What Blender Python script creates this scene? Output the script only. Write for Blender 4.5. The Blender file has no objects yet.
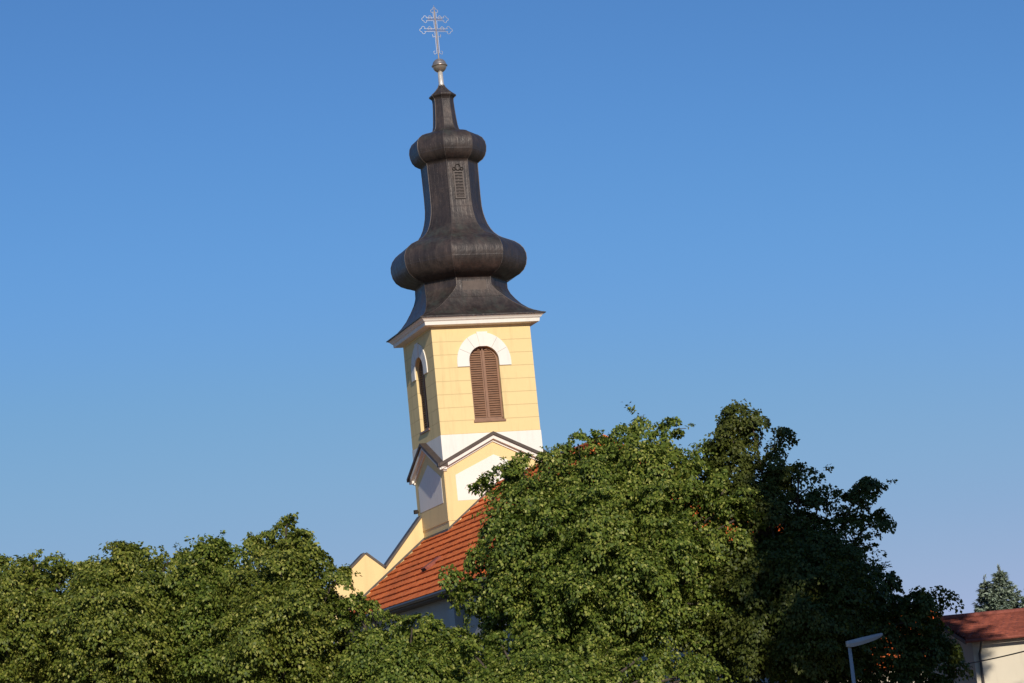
import bpy, bmesh, math, random
import numpy as np
from mathutils import Vector, Matrix

# ------------------------------------------------------------------ camera, light, exposure
scene = bpy.context.scene
COL = scene.collection
F_PX = 2300.0
PITCH, ROLL, YAW = math.radians(9.78), math.radians(5.71), math.radians(19.02)
CAM_Z = 2.6
SUN_EL = math.radians(23.5)
SUN_TO = np.array([0.217, -0.976])            # horizontal direction towards the sun

cd = bpy.data.cameras.new("camera")
cam = bpy.data.objects.new("camera", cd)
COL.objects.link(cam)
cd.sensor_width = 36.0
cd.lens = 36.0 * F_PX / 1024.0
cd.clip_start = 0.1
cd.clip_end = 12000.0
FW = np.array([0, math.cos(PITCH), math.sin(PITCH)])
U0 = np.array([0, -math.sin(PITCH), math.cos(PITCH)])
X0 = np.array([1.0, 0, 0])
RX = X0 * math.cos(ROLL) - U0 * math.sin(ROLL)
RU = U0 * math.cos(ROLL) + X0 * math.sin(ROLL)
m = Matrix(((RX[0], RU[0], -FW[0], 0), (RX[1], RU[1], -FW[1], 0), (RX[2], RU[2], -FW[2], CAM_Z), (0, 0, 0, 1)))
cam.matrix_world = m
scene.camera = cam

world = bpy.data.worlds.new("World")
scene.world = world
world.use_nodes = True
wn = world.node_tree
bg = wn.nodes["Background"]
sky = wn.nodes.new("ShaderNodeTexSky")
sky.sky_type = 'NISHITA'
sky.sun_disc = False
sky.sun_elevation = SUN_EL
sky.sun_rotation = math.atan2(SUN_TO[0], SUN_TO[1])
sky.altitude = 100.0
sky.air_density = 1.0
sky.dust_density = 0.0
sky.ozone_density = 10.0
def scale_node(f):
    n = wn.nodes.new("ShaderNodeVectorMath")
    n.operation = 'SCALE'
    n.inputs[3].default_value = f
    return n


pre, post = scale_node(0.09), scale_node(1 / 0.09)
curve = wn.nodes.new("ShaderNodeRGBCurve")          # the camera's colour response to the clear sky
for ch, pts in enumerate((((0, 0), (.068, .088), (.10, .135), (.16, .214), (.213, .26), (.259, .298), (.5, .46), (1, .78)),
                          ((0, 0), (.2, .247), (.266, .325), (.30, .352), (.411, .405), (.50, .422), (1, .62)),
                          ((0, 0), (.507, .583), (.60, .668), (.68, .70), (.775, .65), (1, .65)))):
    c = curve.mapping.curves[ch]
    c.points[0].location, c.points[1].location = pts[0], pts[-1]
    for p in pts[1:-1]:
        c.points.new(*p)
curve.mapping.update()
wn.links.new(sky.outputs[0], pre.inputs[0])
wn.links.new(pre.outputs[0], curve.inputs[1])
wn.links.new(curve.outputs[0], post.inputs[0])
wn.links.new(post.outputs[0], bg.inputs[0])
bg.inputs[1].default_value = 0.09

sd = bpy.data.lights.new("sun", 'SUN')
sd.energy = 4.2
sd.angle = math.radians(0.5)
sd.color = (1.0, 0.93, 0.79)
sun = bpy.data.objects.new("sun", sd)
COL.objects.link(sun)
to = Vector((SUN_TO[0] * math.cos(SUN_EL), SUN_TO[1] * math.cos(SUN_EL), math.sin(SUN_EL)))
sun.rotation_euler = to.to_track_quat('Z', 'Y').to_euler()
sun.location = (60, -200, 120)

scene.view_settings.view_transform = 'Standard'
scene.view_settings.look = 'None'
scene.view_settings.exposure = 0.0
scene.view_settings.gamma = 1.0
scene.view_settings.use_curve_mapping = False
scene.render.resolution_x, scene.render.resolution_y = 1024, 683
scene.cycles.max_bounces = 6
scene.cycles.transparent_max_bounces = 4


def at(px, py, Y):
    """world point seen at a photo pixel, at distance Y"""
    r = FW + RX * (px - 512) / F_PX - RU * (py - 341.5) / F_PX
    return np.array([0, 0, CAM_Z]) + r * (Y / r[1])


# ------------------------------------------------------------------ helpers
def nodes(name):
    mt = bpy.data.materials.new(name)
    mt.use_nodes = True
    nt = mt.node_tree
    return mt, nt, nt.nodes["Principled BSDF"]


def N(nt, kind, **kw):
    n = nt.nodes.new(kind)
    for k, v in kw.items():
        setattr(n, k, v)
    return n


def ramp(nt, src, stops):
    r = N(nt, "ShaderNodeValToRGB")
    e = r.color_ramp.elements
    e[0].position, e[0].color = stops[0][0], (*stops[0][1], 1)
    e[1].position, e[1].color = stops[-1][0], (*stops[-1][1], 1)
    for p, c in stops[1:-1]:
        x = e.new(p)
        x.color = (*c, 1)
    nt.links.new(src, r.inputs[0])
    return r


def noise(nt, scale, detail=4, rough=0.6, vec=None, stretch=None):
    n = N(nt, "ShaderNodeTexNoise")
    n.inputs["Scale"].default_value = scale
    n.inputs["Detail"].default_value = detail
    n.inputs["Roughness"].default_value = rough
    if vec is None:
        vec = N(nt, "ShaderNodeTexCoord").outputs["Object"]
    if stretch:
        mp = N(nt, "ShaderNodeMapping")
        mp.inputs["Scale"].default_value = stretch
        nt.links.new(vec, mp.inputs[0])
        vec = mp.outputs[0]
    nt.links.new(vec, n.inputs["Vector"])
    return n


def bump(nt, b, height, strength=0.3, dist=0.02):
    n = N(nt, "ShaderNodeBump")
    n.inputs["Strength"].default_value = strength
    n.inputs["Distance"].default_value = dist
    nt.links.new(height, n.inputs["Height"])
    nt.links.new(n.outputs[0], b.inputs["Normal"])
    return n


def mixc(nt, fac, a, b, mode='MIX'):
    n = N(nt, "ShaderNodeMix", data_type='RGBA', blend_type=mode)
    for sock, v in ((0, fac), (6, a), (7, b)):
        if hasattr(v, "is_linked"):
            nt.links.new(v, n.inputs[sock])
        elif isinstance(v, (int, float)):
            n.inputs[sock].default_value = v
        else:
            n.inputs[sock].default_value = (*v, 1)
    return n.outputs[2]


def simple(name, col, rough=0.7, metal=0.0, var=0.12, scale=3.0, spec=0.4, stretch=None, bmp=0.15):
    mt, nt, b = nodes(name)
    n = noise(nt, scale, 5, 0.65, stretch=stretch)
    lo = tuple(c * (1 - var) for c in col)
    hi = tuple(min(1, c * (1 + var)) for c in col)
    r = ramp(nt, n.outputs[0], [(0.3, lo), (0.7, hi)])
    nt.links.new(r.outputs[0], b.inputs["Base Color"])
    b.inputs["Roughness"].default_value = rough
    b.inputs["Metallic"].default_value = metal
    b.inputs["Specular IOR Level"].default_value = spec
    if bmp:
        n2 = noise(nt, scale * 8, 3)
        bump(nt, b, n2.outputs[0], bmp, 0.01)
    return mt


# ------------------------------------------------------------------ materials
def plaster(name, col, joints=False, stain=0.25):
    mt, nt, b = nodes(name)
    tc = N(nt, "ShaderNodeTexCoord").outputs["Object"]
    big = noise(nt, 0.9, 5, 0.7, tc)
    streak = noise(nt, 1.0, 4, 0.6, tc, (3.0, 3.0, 0.35))
    c = mixc(nt, 0.5, tuple(v * 0.93 for v in col), tuple(min(.95, v * 1.05) for v in col))
    nt.links.new(big.outputs[0], c.node.inputs[0])
    sr = ramp(nt, streak.outputs[0], [(0.52, (1, 1, 1)), (0.8, (1 - stain,) * 3)])
    c = mixc(nt, 1.0, c, sr.outputs[0], 'MULTIPLY')
    fine = noise(nt, 40, 2, 0.5, tc)
    if joints:
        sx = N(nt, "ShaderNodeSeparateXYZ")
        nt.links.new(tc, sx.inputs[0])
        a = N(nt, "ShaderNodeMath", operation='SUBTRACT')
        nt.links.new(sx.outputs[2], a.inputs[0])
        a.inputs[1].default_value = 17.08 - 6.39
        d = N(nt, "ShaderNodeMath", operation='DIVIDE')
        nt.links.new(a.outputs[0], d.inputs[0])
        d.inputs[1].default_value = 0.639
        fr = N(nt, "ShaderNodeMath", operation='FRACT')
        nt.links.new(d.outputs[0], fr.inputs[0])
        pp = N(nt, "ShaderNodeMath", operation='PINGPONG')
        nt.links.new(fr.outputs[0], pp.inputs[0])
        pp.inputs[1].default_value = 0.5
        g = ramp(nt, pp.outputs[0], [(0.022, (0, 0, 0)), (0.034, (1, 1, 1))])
        groove_shade = mixc(nt, g.outputs[0], tuple(v * 0.86 for v in col), (1, 1, 1))  # shade in the joint grooves, painted as darker plaster besides the bump
        nt.links.new(c, groove_shade.node.inputs[7])
        c = groove_shade
        h = N(nt, "ShaderNodeMath", operation='MULTIPLY_ADD')
        nt.links.new(fine.outputs[0], h.inputs[0])
        h.inputs[1].default_value = 0.12
        nt.links.new(g.outputs[0], h.inputs[2])
        bump(nt, b, h.outputs[0], 0.7, 0.02)
    else:
        bump(nt, b, fine.outputs[0], 0.2, 0.01)
    nt.links.new(c, b.inputs["Base Color"])
    b.inputs["Roughness"].default_value = 0.9
    b.inputs["Specular IOR Level"].default_value = 0.2
    return mt


M = {}
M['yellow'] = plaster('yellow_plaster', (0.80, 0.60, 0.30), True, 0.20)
M['yellow_plain'] = plaster('yellow_plaster_plain', (0.80, 0.60, 0.30), False, 0.14)
M['white'] = plaster('white_plaster', (0.82, 0.76, 0.69), False, 0.12)
M['nave_white_shaded'] = plaster('eave_shaded_white_plaster', (0.46, 0.44, 0.41), False, 0.15)  # white plaster with the eave shadow put into its darkened base colour
M['house_wall'] = plaster('cream_render', (0.66, 0.58, 0.46), False, 0.2)
M['mortar'] = simple('grey_mortar', (0.50, 0.46, 0.40), 0.9)
M['shutter'] = simple('brown_paint', (0.26, 0.135, 0.08), 0.5, 0, 0.15, 4)
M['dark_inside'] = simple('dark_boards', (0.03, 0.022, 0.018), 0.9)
M['capping'] = simple('brown_sheet_metal', (0.085, 0.062, 0.05), 0.6, 0.2, 0.25, 2)
M['coping'] = simple('grey_sheet_metal', (0.085, 0.072, 0.064), 0.6, 0.2, 0.2, 2)
M['lead'] = simple('grey_flashing', (0.10, 0.08, 0.07), 0.55, 0.3, 0.2, 3)
M['gutter'] = simple('grey_gutter', (0.10, 0.085, 0.08), 0.45, 0.4, 0.15, 2)
M['brass'] = simple('gilded_copper', (0.52, 0.44, 0.38), 0.34, 0.75, 0.25, 6)
M['pole_metal'] = simple('bright_tin', (0.66, 0.60, 0.54), 0.4, 0.4, 0.1, 5)
M['cross_metal'] = simple('silvered_iron', (0.55, 0.53, 0.54), 0.5, 0.3, 0.12, 5)
M['cross_core'] = simple('aged_gilt', (0.40, 0.31, 0.24), 0.5, 0.4, 0.3, 6)
M['lamp_paint'] = simple('grey_lamp_paint', (0.40, 0.40, 0.40), 0.45, 0.1, 0.06, 2)
M['lamp_glass'] = simple('lamp_lens', (0.5, 0.5, 0.5), 0.2, 0.0, 0.03, 2)
M['black'] = simple('black_rubber', (0.02, 0.02, 0.022), 0.6)
M['wood'] = simple('weathered_wood', (0.16, 0.12, 0.09), 0.8, 0, 0.3, 4, stretch=(8, 8, 0.6))
M['bark'] = simple('bark', (0.075, 0.058, 0.045), 0.9, 0, 0.4, 5, stretch=(4, 4, 0.7), bmp=0.6)
M['glass'] = simple('window_glass', (0.03, 0.035, 0.04), 0.08, 0, 0.1, 2, spec=0.6, bmp=0)


def copper():
    mt, nt, b = nodes('aged_copper_sheet')
    tc = N(nt, "ShaderNodeTexCoord").outputs["Object"]
    big = noise(nt, 0.8, 6, 0.7, tc)
    streak = noise(nt, 1.4, 4, 0.65, tc, (4, 4, 0.5))
    c = ramp(nt, big.outputs[0], [(0.32, (0.038, 0.029, 0.027)), (0.52, (0.060, 0.045, 0.040)), (0.70, (0.092, 0.065, 0.056))]).outputs[0]
    st = ramp(nt, streak.outputs[0], [(0.4, (0.72, 0.72, 0.74)), (0.65, (1.12, 1.08, 1.05))])
    c = mixc(nt, 1.0, c, st.outputs[0], 'MULTIPLY')
    pat = noise(nt, 2.2, 6, 0.75, tc, (1, 1, 0.6))
    geo = N(nt, "ShaderNodeNewGeometry")
    sz = N(nt, "ShaderNodeSeparateXYZ")
    nt.links.new(geo.outputs["Normal"], sz.inputs[0])
    up = N(nt, "ShaderNodeMapRange")
    up.inputs[1].default_value, up.inputs[2].default_value = 0.15, 0.8
    nt.links.new(sz.outputs[2], up.inputs[0])
    pr = ramp(nt, pat.outputs[0], [(0.45, (0, 0, 0)), (0.68, (1, 1, 1))])
    f = N(nt, "ShaderNodeMath", operation='MULTIPLY')
    nt.links.new(up.outputs[0], f.inputs[0])
    nt.links.new(pr.outputs[0], f.inputs[1])
    f2 = N(nt, "ShaderNodeMath", operation='MULTIPLY')
    nt.links.new(f.outputs[0], f2.inputs[0])
    f2.inputs[1].default_value = 0.55
    c = mixc(nt, f2.outputs[0], c, (0.085, 0.105, 0.085))
    nt.links.new(c.node.inputs[6].links[0].from_socket if False else c, b.inputs["Base Color"])
    # sheet seams
    sx = N(nt, "ShaderNodeSeparateXYZ")
    nt.links.new(tc, sx.inputs[0])
    def seam(sock, step, w):
        d = N(nt, "ShaderNodeMath", operation='DIVIDE')
        nt.links.new(sock, d.inputs[0]); d.inputs[1].default_value = step
        fr = N(nt, "ShaderNodeMath", operation='FRACT'); nt.links.new(d.outputs[0], fr.inputs[0])
        return ramp(nt, fr.outputs[0], [(0.0, (1, 1, 1)), (w, (0, 0, 0))]).outputs[0]
    s1 = seam(sx.outputs[2], 0.95, 0.05)
    at2 = N(nt, "ShaderNodeMath", operation='ARCTAN2')
    nt.links.new(sx.outputs[0], at2.inputs[0]); nt.links.new(sx.outputs[1], at2.inputs[1])
    s2 = seam(at2.outputs[0], 2 * math.pi / 40, 0.10)
    s3 = N(nt, "ShaderNodeMath", operation='MULTIPLY_ADD')
    nt.links.new(s2, s3.inputs[0]); s3.inputs[1].default_value = 0.4; nt.links.new(s1, s3.inputs[2])
    s1 = s3.outputs[0]
    dent = noise(nt, 3.0, 3, 0.6, tc)
    h = N(nt, "ShaderNodeMath", operation='MULTIPLY_ADD')
    nt.links.new(s1, h.inputs[0]); h.inputs[1].default_value = 0.35
    nt.links.new(dent.outputs[0], h.inputs[2])
    bump(nt, b, h.outputs[0], 0.5, 0.05)
    rr = ramp(nt, big.outputs[0], [(0.3, (0.36,) * 3), (0.7, (0.56,) * 3)])
    nt.links.new(rr.outputs[0], b.inputs["Roughness"])
    b.inputs["Metallic"].default_value = 0.3
    b.inputs["Specular IOR Level"].default_value = 0.5
    return mt


M['copper'] = copper()
M['copper_light'] = simple('newer_copper_sheet', (0.10, 0.072, 0.060), 0.55, 0.2, 0.2, 2)
M['copper_seam'] = simple('copper_seam', (0.105, 0.082, 0.072), 0.5, 0.3, 0.2, 3)


def tile_mat(name, a, b_, c_):
    mt, nt, b = nodes(name)
    tc = N(nt, "ShaderNodeTexCoord").outputs["Object"]
    v = N(nt, "ShaderNodeTexVoronoi")
    v.inputs["Scale"].default_value = 3.4
    nt.links.new(tc, v.inputs["Vector"])
    sp = N(nt, "ShaderNodeSeparateColor")
    nt.links.new(v.outputs["Color"], sp.inputs[0])
    c = ramp(nt, sp.outputs[0], [(0.0, a), (0.5, b_), (1.0, c_)]).outputs[0]
    big = noise(nt, 0.45, 5, 0.7, tc)
    br = ramp(nt, big.outputs[0], [(0.35, (0.72, 0.70, 0.70)), (0.65, (1.08, 1.05, 1.0))])
    c = mixc(nt, 1.0, c, br.outputs[0], 'MULTIPLY')
    fine = noise(nt, 9, 4, 0.7, tc)
    fr = ramp(nt, fine.outputs[0], [(0.35, (0.8,) * 3), (0.65, (1.1,) * 3)])
    c = mixc(nt, 1.0, c, fr.outputs[0], 'MULTIPLY')
    nt.links.new(c, b.inputs["Base Color"])
    b.inputs["Roughness"].default_value = 0.8
    b.inputs["Specular IOR Level"].default_value = 0.3
    bump(nt, b, fine.outputs[0], 0.3, 0.01)
    return mt


M['tile'] = tile_mat('orange_clay_tile', (0.64, 0.14, 0.030), (0.71, 0.165, 0.036), (0.76, 0.195, 0.048))
M['tile_red'] = tile_mat('red_clay_tile', (0.23, 0.065, 0.045), (0.28, 0.08, 0.055), (0.32, 0.095, 0.065))


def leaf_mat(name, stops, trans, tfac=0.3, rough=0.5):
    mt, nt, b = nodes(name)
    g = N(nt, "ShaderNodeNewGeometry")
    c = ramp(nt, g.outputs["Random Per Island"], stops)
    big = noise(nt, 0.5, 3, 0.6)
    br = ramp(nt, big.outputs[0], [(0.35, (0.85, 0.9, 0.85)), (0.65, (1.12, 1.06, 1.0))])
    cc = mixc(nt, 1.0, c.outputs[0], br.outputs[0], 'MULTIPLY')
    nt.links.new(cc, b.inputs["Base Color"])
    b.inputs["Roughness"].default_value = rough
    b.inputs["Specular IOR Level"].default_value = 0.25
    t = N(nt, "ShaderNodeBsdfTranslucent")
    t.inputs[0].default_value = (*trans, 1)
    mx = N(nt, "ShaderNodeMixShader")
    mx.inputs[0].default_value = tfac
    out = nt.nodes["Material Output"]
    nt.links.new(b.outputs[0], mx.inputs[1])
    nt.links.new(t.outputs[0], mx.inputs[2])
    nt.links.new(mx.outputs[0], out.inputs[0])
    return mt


M['leaf'] = leaf_mat('linden_leaf', [(0.0, (0.062, 0.088, 0.015)), (0.5, (0.132, 0.160, 0.024)), (0.85, (0.225, 0.238, 0.040)), (1.0, (0.40, 0.38, 0.11))], (0.20, 0.25, 0.02), 0.2)
M['leaf_b'] = leaf_mat('bright_leaf', [(0.0, (0.054, 0.086, 0.015)), (0.5, (0.118, 0.160, 0.024)), (0.85, (0.212, 0.242, 0.042)), (1.0, (0.38, 0.38, 0.11))], (0.18, 0.25, 0.02), 0.2)
M['leaf_shade'] = leaf_mat('shade_darkened_leaf', [(0.0, (0.045, 0.062, 0.012)), (0.6, (0.075, 0.090, 0.016)), (1.0, (0.12, 0.13, 0.03))], (0.09, 0.11, 0.012), 0.22)  # same species as the sunlit trees, base darkened to paint in the shade
M['needle'] = leaf_mat('blue_spruce_needle', [(0.0, (0.17, 0.22, 0.16)), (0.6, (0.25, 0.31, 0.24)), (1.0, (0.34, 0.39, 0.31))], (0.05, 0.08, 0.04), 0.1, 0.6)


def ground_mat(name, a, b_, scale):
    mt, nt, b = nodes(name)
    n = noise(nt, scale, 8, 0.7)
    c = ramp(nt, n.outputs[0], [(0.35, a), (0.65, b_)])
    nt.links.new(c.outputs[0], b.inputs["Base Color"])
    b.inputs["Roughness"].default_value = 0.95
    n2 = noise(nt, scale * 20, 4)
    bump(nt, b, n2.outputs[0], 0.5, 0.05)
    return mt


M['grass'] = ground_mat('dry_grass_and_gravel', (0.11, 0.105, 0.055), (0.24, 0.20, 0.125), 0.25)
M['asphalt'] = ground_mat('asphalt', (0.042, 0.042, 0.044), (0.062, 0.061, 0.06), 2.0)
M['paving'] = ground_mat('concrete_paving', (0.24, 0.23, 0.21), (0.32, 0.31, 0.29), 1.5)
M['road_paint'] = simple('road_paint', (0.75, 0.75, 0.72), 0.7)


class MB:
    def __init__(s):
        s.v, s.f = [], []

    def add(s, verts, faces):
        o = len(s.v)
        s.v += [tuple(map(float, p)) for p in verts]
        s.f += [tuple(o + i for i in f) for f in faces]

    def box(s, lo, hi):
        (a, b, c), (d, e, f) = lo, hi
        s.add([(a, b, c), (d, b, c), (d, e, c), (a, e, c), (a, b, f), (d, b, f), (d, e, f), (a, e, f)],
              [(3, 2, 1, 0), (4, 5, 6, 7), (0, 1, 5, 4), (1, 2, 6, 5), (2, 3, 7, 6), (3, 0, 4, 7)])

    def loft(s, rings, cap0=True, cap1=True, closed=True):
        n = len(rings[0])
        vs = [p for r in rings for p in r]
        fs = []
        for k in range(len(rings) - 1):
            for i in range(n if closed else n - 1):
                j = (i + 1) % n
                fs.append((k * n + i, k * n + j, (k + 1) * n + j, (k + 1) * n + i))
        if cap0:
            fs.append(tuple(range(n - 1, -1, -1)))
        if cap1:
            fs.append(tuple((len(rings) - 1) * n + i for i in range(n)))
        s.add(vs, fs)

    def tube(s, pts, rad, n=8, closed=False):
        pts = [Vector(p) for p in pts]
        rads = rad if isinstance(rad, (list, tuple)) else [rad] * len(pts)
        rings = []
        up = None
        for i, p in enumerate(pts):
            if closed:
                d = pts[(i + 1) % len(pts)] - pts[i - 1]
            else:
                d = pts[min(i + 1, len(pts) - 1)] - pts[max(i - 1, 0)]
            d.normalize()
            if up is None:
                up = Vector((0, 0, 1)) if abs(d.z) < 0.9 else Vector((1, 0, 0))
            x = d.cross(up).normalized()
            up = x.cross(d).normalized()
            rings.append([p + (x * math.cos(a) + up * math.sin(a)) * rads[i] for a in [2 * math.pi * k / n for k in range(n)]])
        if closed:
            rings.append(rings[0])
        s.loft(rings, not closed, not closed)

    def prism_y(s, poly, y0, y1):
        """poly in (x,z), counter-clockwise seen from -y"""
        n = len(poly)
        s.add([(x, y0, z) for x, z in poly] + [(x, y1, z) for x, z in poly],
              [tuple(range(n)), tuple(range(2 * n - 1, n - 1, -1))] +
              [((i + 1) % n, i, n + i, n + (i + 1) % n) for i in range(n)])

    def rot4(s, k):
        r = MB()
        c, d = [(1, 0), (0, 1), (-1, 0), (0, -1)][k % 4]
        r.v = [(x * c - y * d, x * d + y * c, z) for x, y, z in s.v]
        r.f = list(s.f)
        return r

    def build(s, name, mat, parent=None, smooth=False, bevel=0.0):
        me = bpy.data.meshes.new(name)
        me.from_pydata(s.v, [], s.f)
        bm = bmesh.new()
        bm.from_mesh(me)
        bmesh.ops.recalc_face_normals(bm, faces=bm.faces)
        bm.to_mesh(me)
        bm.free()
        me.materials.append(mat)
        if smooth:
            me.polygons.foreach_set("use_smooth", [True] * len(me.polygons))
        o = bpy.data.objects.new(name, me)
        COL.objects.link(o)
        if parent:
            o.parent = parent
        if bevel:
            md = o.modifiers.new("bevel", 'BEVEL')
            md.width = bevel
            md.segments = 2
            md.limit_method = 'ANGLE'
        return o


def thing(name, label, cat, loc=(0, 0, 0), rz=0.0, group=None):
    o = bpy.data.objects.new(name, None)
    COL.objects.link(o)
    o.location = loc
    o.rotation_euler = (0, 0, rz)
    o["label"], o["category"] = label, cat
    if group:
        o["group"] = group
    return o


def struct(name, mb, mat):
    o = mb.build(name, mat)
    o["kind"] = "structure"
    return o


# ------------------------------------------------------------------ the ground, road, pavement
def gz(y):
    t = min(1, max(0, (46 - y) / 40.0))
    return 1.0 * t * t * (3 - 2 * t)


g = MB()
xs = [-3000, -400, -100, -40, 0, 40, 100, 400, 3000]
ys = [-3000, -400, -60, -10, 0] + [6 + 4 * i for i in range(11)] + [60, 100, 200, 500, 1500, 4000]
vs, fs = [], []
for y in ys:
    for x in xs:
        vs.append((x, y, gz(y)))
nx = len(xs)
for j in range(len(ys) - 1):
    for i in range(nx - 1):
        a = j * nx + i
        fs.append((a, a + 1, a + nx + 1, a + nx))
g.add(vs, fs)
struct('ground', g, M['grass'])
r = MB(); r.add([(-300, 57, .004), (300, 57, .004), (300, 64, .004), (-300, 64, .004)], [(0, 1, 2, 3)])
struct('road', r, M['asphalt'])
r = MB()
for i in range(-30, 30):
    r.add([(i * 8, 60.44, .008), (i * 8 + 3, 60.44, .008), (i * 8 + 3, 60.56, .008), (i * 8, 60.56, .008)], [(0, 1, 2, 3)])
struct('road_markings', r, M['road_paint'])
r = MB(); r.box((-300, 64, -.2), (300, 66.4, .12))
struct('pavement', r, M['paving'])

# ------------------------------------------------------------------ the church
C0 = (-2.241, 111.198, 0.0)
church = thing('church', 'yellow and white church with a dark onion-domed bell tower and orange tiled nave roof', 'church', C0, YAW)
H = 2.5                                      # half the tower width


def arch(hw, zb, zs, rise, n=16):
    """open arch outline from bottom right up and over to bottom left, (x,z)"""
    pts = [(hw, zb), (hw, zs)]
    pts += [(hw * math.cos(a), zs + rise * math.sin(a)) for a in [math.pi * k / n for k in range(1, n)]]
    pts += [(-hw, zs), (-hw, zb)]
    return pts


OPEN = arch(0.75, 17.66, 20.6, 0.70)
WALL_TOP, BAND_TOP, BAND_BOT = 22.42, 17.08, 15.2


def wall_side():
    """one side of the belfry, outer face at y=-H, with an arched opening and its reveals"""
    bm = bmesh.new()
    outer = [(-H, BAND_TOP), (H, BAND_TOP), (H, WALL_TOP), (-H, WALL_TOP)]
    vo = [bm.verts.new((x, -H, z)) for x, z in outer]
    vi = [bm.verts.new((x, -H, z)) for x, z in OPEN]
    es = [bm.edges.new((vo[i], vo[(i + 1) % 4])) for i in range(4)]
    es += [bm.edges.new((vi[i], vi[(i + 1) % len(vi)])) for i in range(len(vi))]
    bmesh.ops.triangle_fill(bm, use_beauty=True, use_dissolve=False, edges=es)
    bm.verts.index_update()
    mb = MB()
    mb.add([v.co[:] for v in bm.verts], [tuple(v.index for v in f.verts) for f in bm.faces])
    bm.free()
    n = len(OPEN)
    mb.add([(x, -H, z) for x, z in OPEN] + [(x, -H + .42, z) for x, z in OPEN],
           [(i, (i + 1) % n, n + (i + 1) % n, n + i) for i in range(n)])
    return mb


ws = wall_side()
tw = MB()
for k in range(4):
    q = ws.rot4(k)
    tw.add(q.v, q.f)
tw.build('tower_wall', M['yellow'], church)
lower = MB()
lower.box((-H, -H, 7.0), (H, H, 15.6))
lower.build('tower_base', M['yellow_plain'], church)
band = MB()
band.box((-H - .02, -H - .02, 15.3), (H + .02, H + .02, BAND_TOP - .001))
band.build('wall_band', M['white'], church)


def inst(mb, name, mat, parent, k, **kw):
    return mb.rot4(k).build(name, mat, parent, **kw)


# windows: frame, two louvred shutters, sill
def window_parts(k):
    fr = MB()
    y0, y1 = -H + .17, -H + .25
    o = arch(0.748, 17.70, 20.6, 0.698)
    i_ = arch(0.66, 17.84, 20.6, 0.61)
    n = len(o)
    fr.add([(x, y0, z) for x, z in o] + [(x, y0, z) for x, z in i_] + [(x, y1, z) for x, z in o] + [(x, y1, z) for x, z in i_],
           [(a, a + 1, n + a + 1, n + a) for a in range(n - 1)] + [(n + a, n + a + 1, 3 * n + a + 1, 3 * n + a) for a in range(n - 1)]
           + [(2 * n + a + 1, 2 * n + a, 3 * n + a, 3 * n + a + 1) for a in range(n - 1)])
    fr.box((-.748, y0, 17.70), (.748, y1, 17.838))
    fr.box((-.035, y0 - .025, 17.84), (.035, y1, 21.2))
    w = inst(fr, 'belfry_window', M['shutter'], church, k)
    sill = MB()
    sill.box((-.80, -H - .06, 17.60), (.80, -H + .20, 17.70))
    inst(sill, 'sill', M['shutter'], w, k)
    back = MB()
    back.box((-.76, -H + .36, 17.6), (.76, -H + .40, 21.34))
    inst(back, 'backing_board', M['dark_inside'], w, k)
    for s in (-1, 1):
        sh = MB()
        # stiles
        sh.box((s * .04 if s > 0 else -.10, y0 + .01, 17.845), (.10 if s > 0 else -.04, y1 - .01, 21.10))
        z = 17.86
        while z < 21.16:
            top = z + .05
            hw = .655 if top < 20.6 else .655 * math.sqrt(max(0, 1 - ((top - 20.6) / .605) ** 2))
            if hw > .16:
                a, b = (.10, hw) if s > 0 else (-hw, -.10)
                sh.add([(a, y0 + .005, z), (b, y0 + .005, z), (b, y0 + .005, z + .022), (a, y0 + .005, z + .022),
                        (a, y1 + .02, z + .10), (b, y1 + .02, z + .10), (b, y1 + .02, z + .122), (a, y1 + .02, z + .122)],
                       [(3, 2, 1, 0), (4, 5, 6, 7), (0, 1, 5, 4), (1, 2, 6, 5), (2, 3, 7, 6), (3, 0, 4, 7)][:0] +
                       [(0, 1, 2, 3), (7, 6, 5, 4), (0, 4, 5, 1), (3, 2, 6, 7), (1, 5, 6, 2), (0, 3, 7, 4)])
            z += .112
        inst(sh, 'shutter', M['shutter'], w, k)


def surround(k):
    inn = arch(0.75, 20.32, 20.6, 0.70, 20)
    out = arch(1.36, 20.32, 20.52, 1.42, 20)
    n = len(inn)
    y0, y1 = -H - .05, -H - .002
    mb = MB()
    mb.add([(x, y0, z) for x, z in inn] + [(x, y0, z) for x, z in out] + [(x, y1, z) for x, z in inn] + [(x, y1, z) for x, z in out],
           [(a, n + a, n + a + 1, a + 1) for a in range(n - 1)]
           + [(n + a, 3 * n + a, 3 * n + a + 1, n + a + 1) for a in range(n - 1)]
           + [(a, a + 1, 2 * n + a + 1, 2 * n + a) for a in range(n - 1)]
           + [(0, 2 * n, 3 * n, n), (n - 1, 2 * n - 1, 4 * n - 1, 3 * n - 1)])
    su = inst(mb, 'arch_surround', M['white'], church, k)
    for a in (28, 56, 124, 152):
        jt = MB()
        t = math.radians(a)
        c_, s_ = math.cos(t), math.sin(t)
        p, q = (.77 * c_, 20.6 + .72 * s_), (1.34 * c_, 20.52 + 1.40 * s_)
        nx_, nz_ = -s_ * .012, c_ * .012
        jt.add([(p[0] - nx_, y0 - .002, p[1] - nz_), (q[0] - nx_, y0 - .002, q[1] - nz_), (q[0] + nx_, y0 - .002, q[1] + nz_), (p[0] + nx_, y0 - .002, p[1] + nz_)], [(0, 1, 2, 3)])
        inst(jt, 'mortar_joint', M['mortar'], su, k)
    ks = MB()
    ks.prism_y([(-.16, 21.27), (.16, 21.27), (.28, 21.98), (-.28, 21.98)], -H - .085, -H - .052)
    inst(ks, 'keystone', M['white'], su, k)


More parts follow.
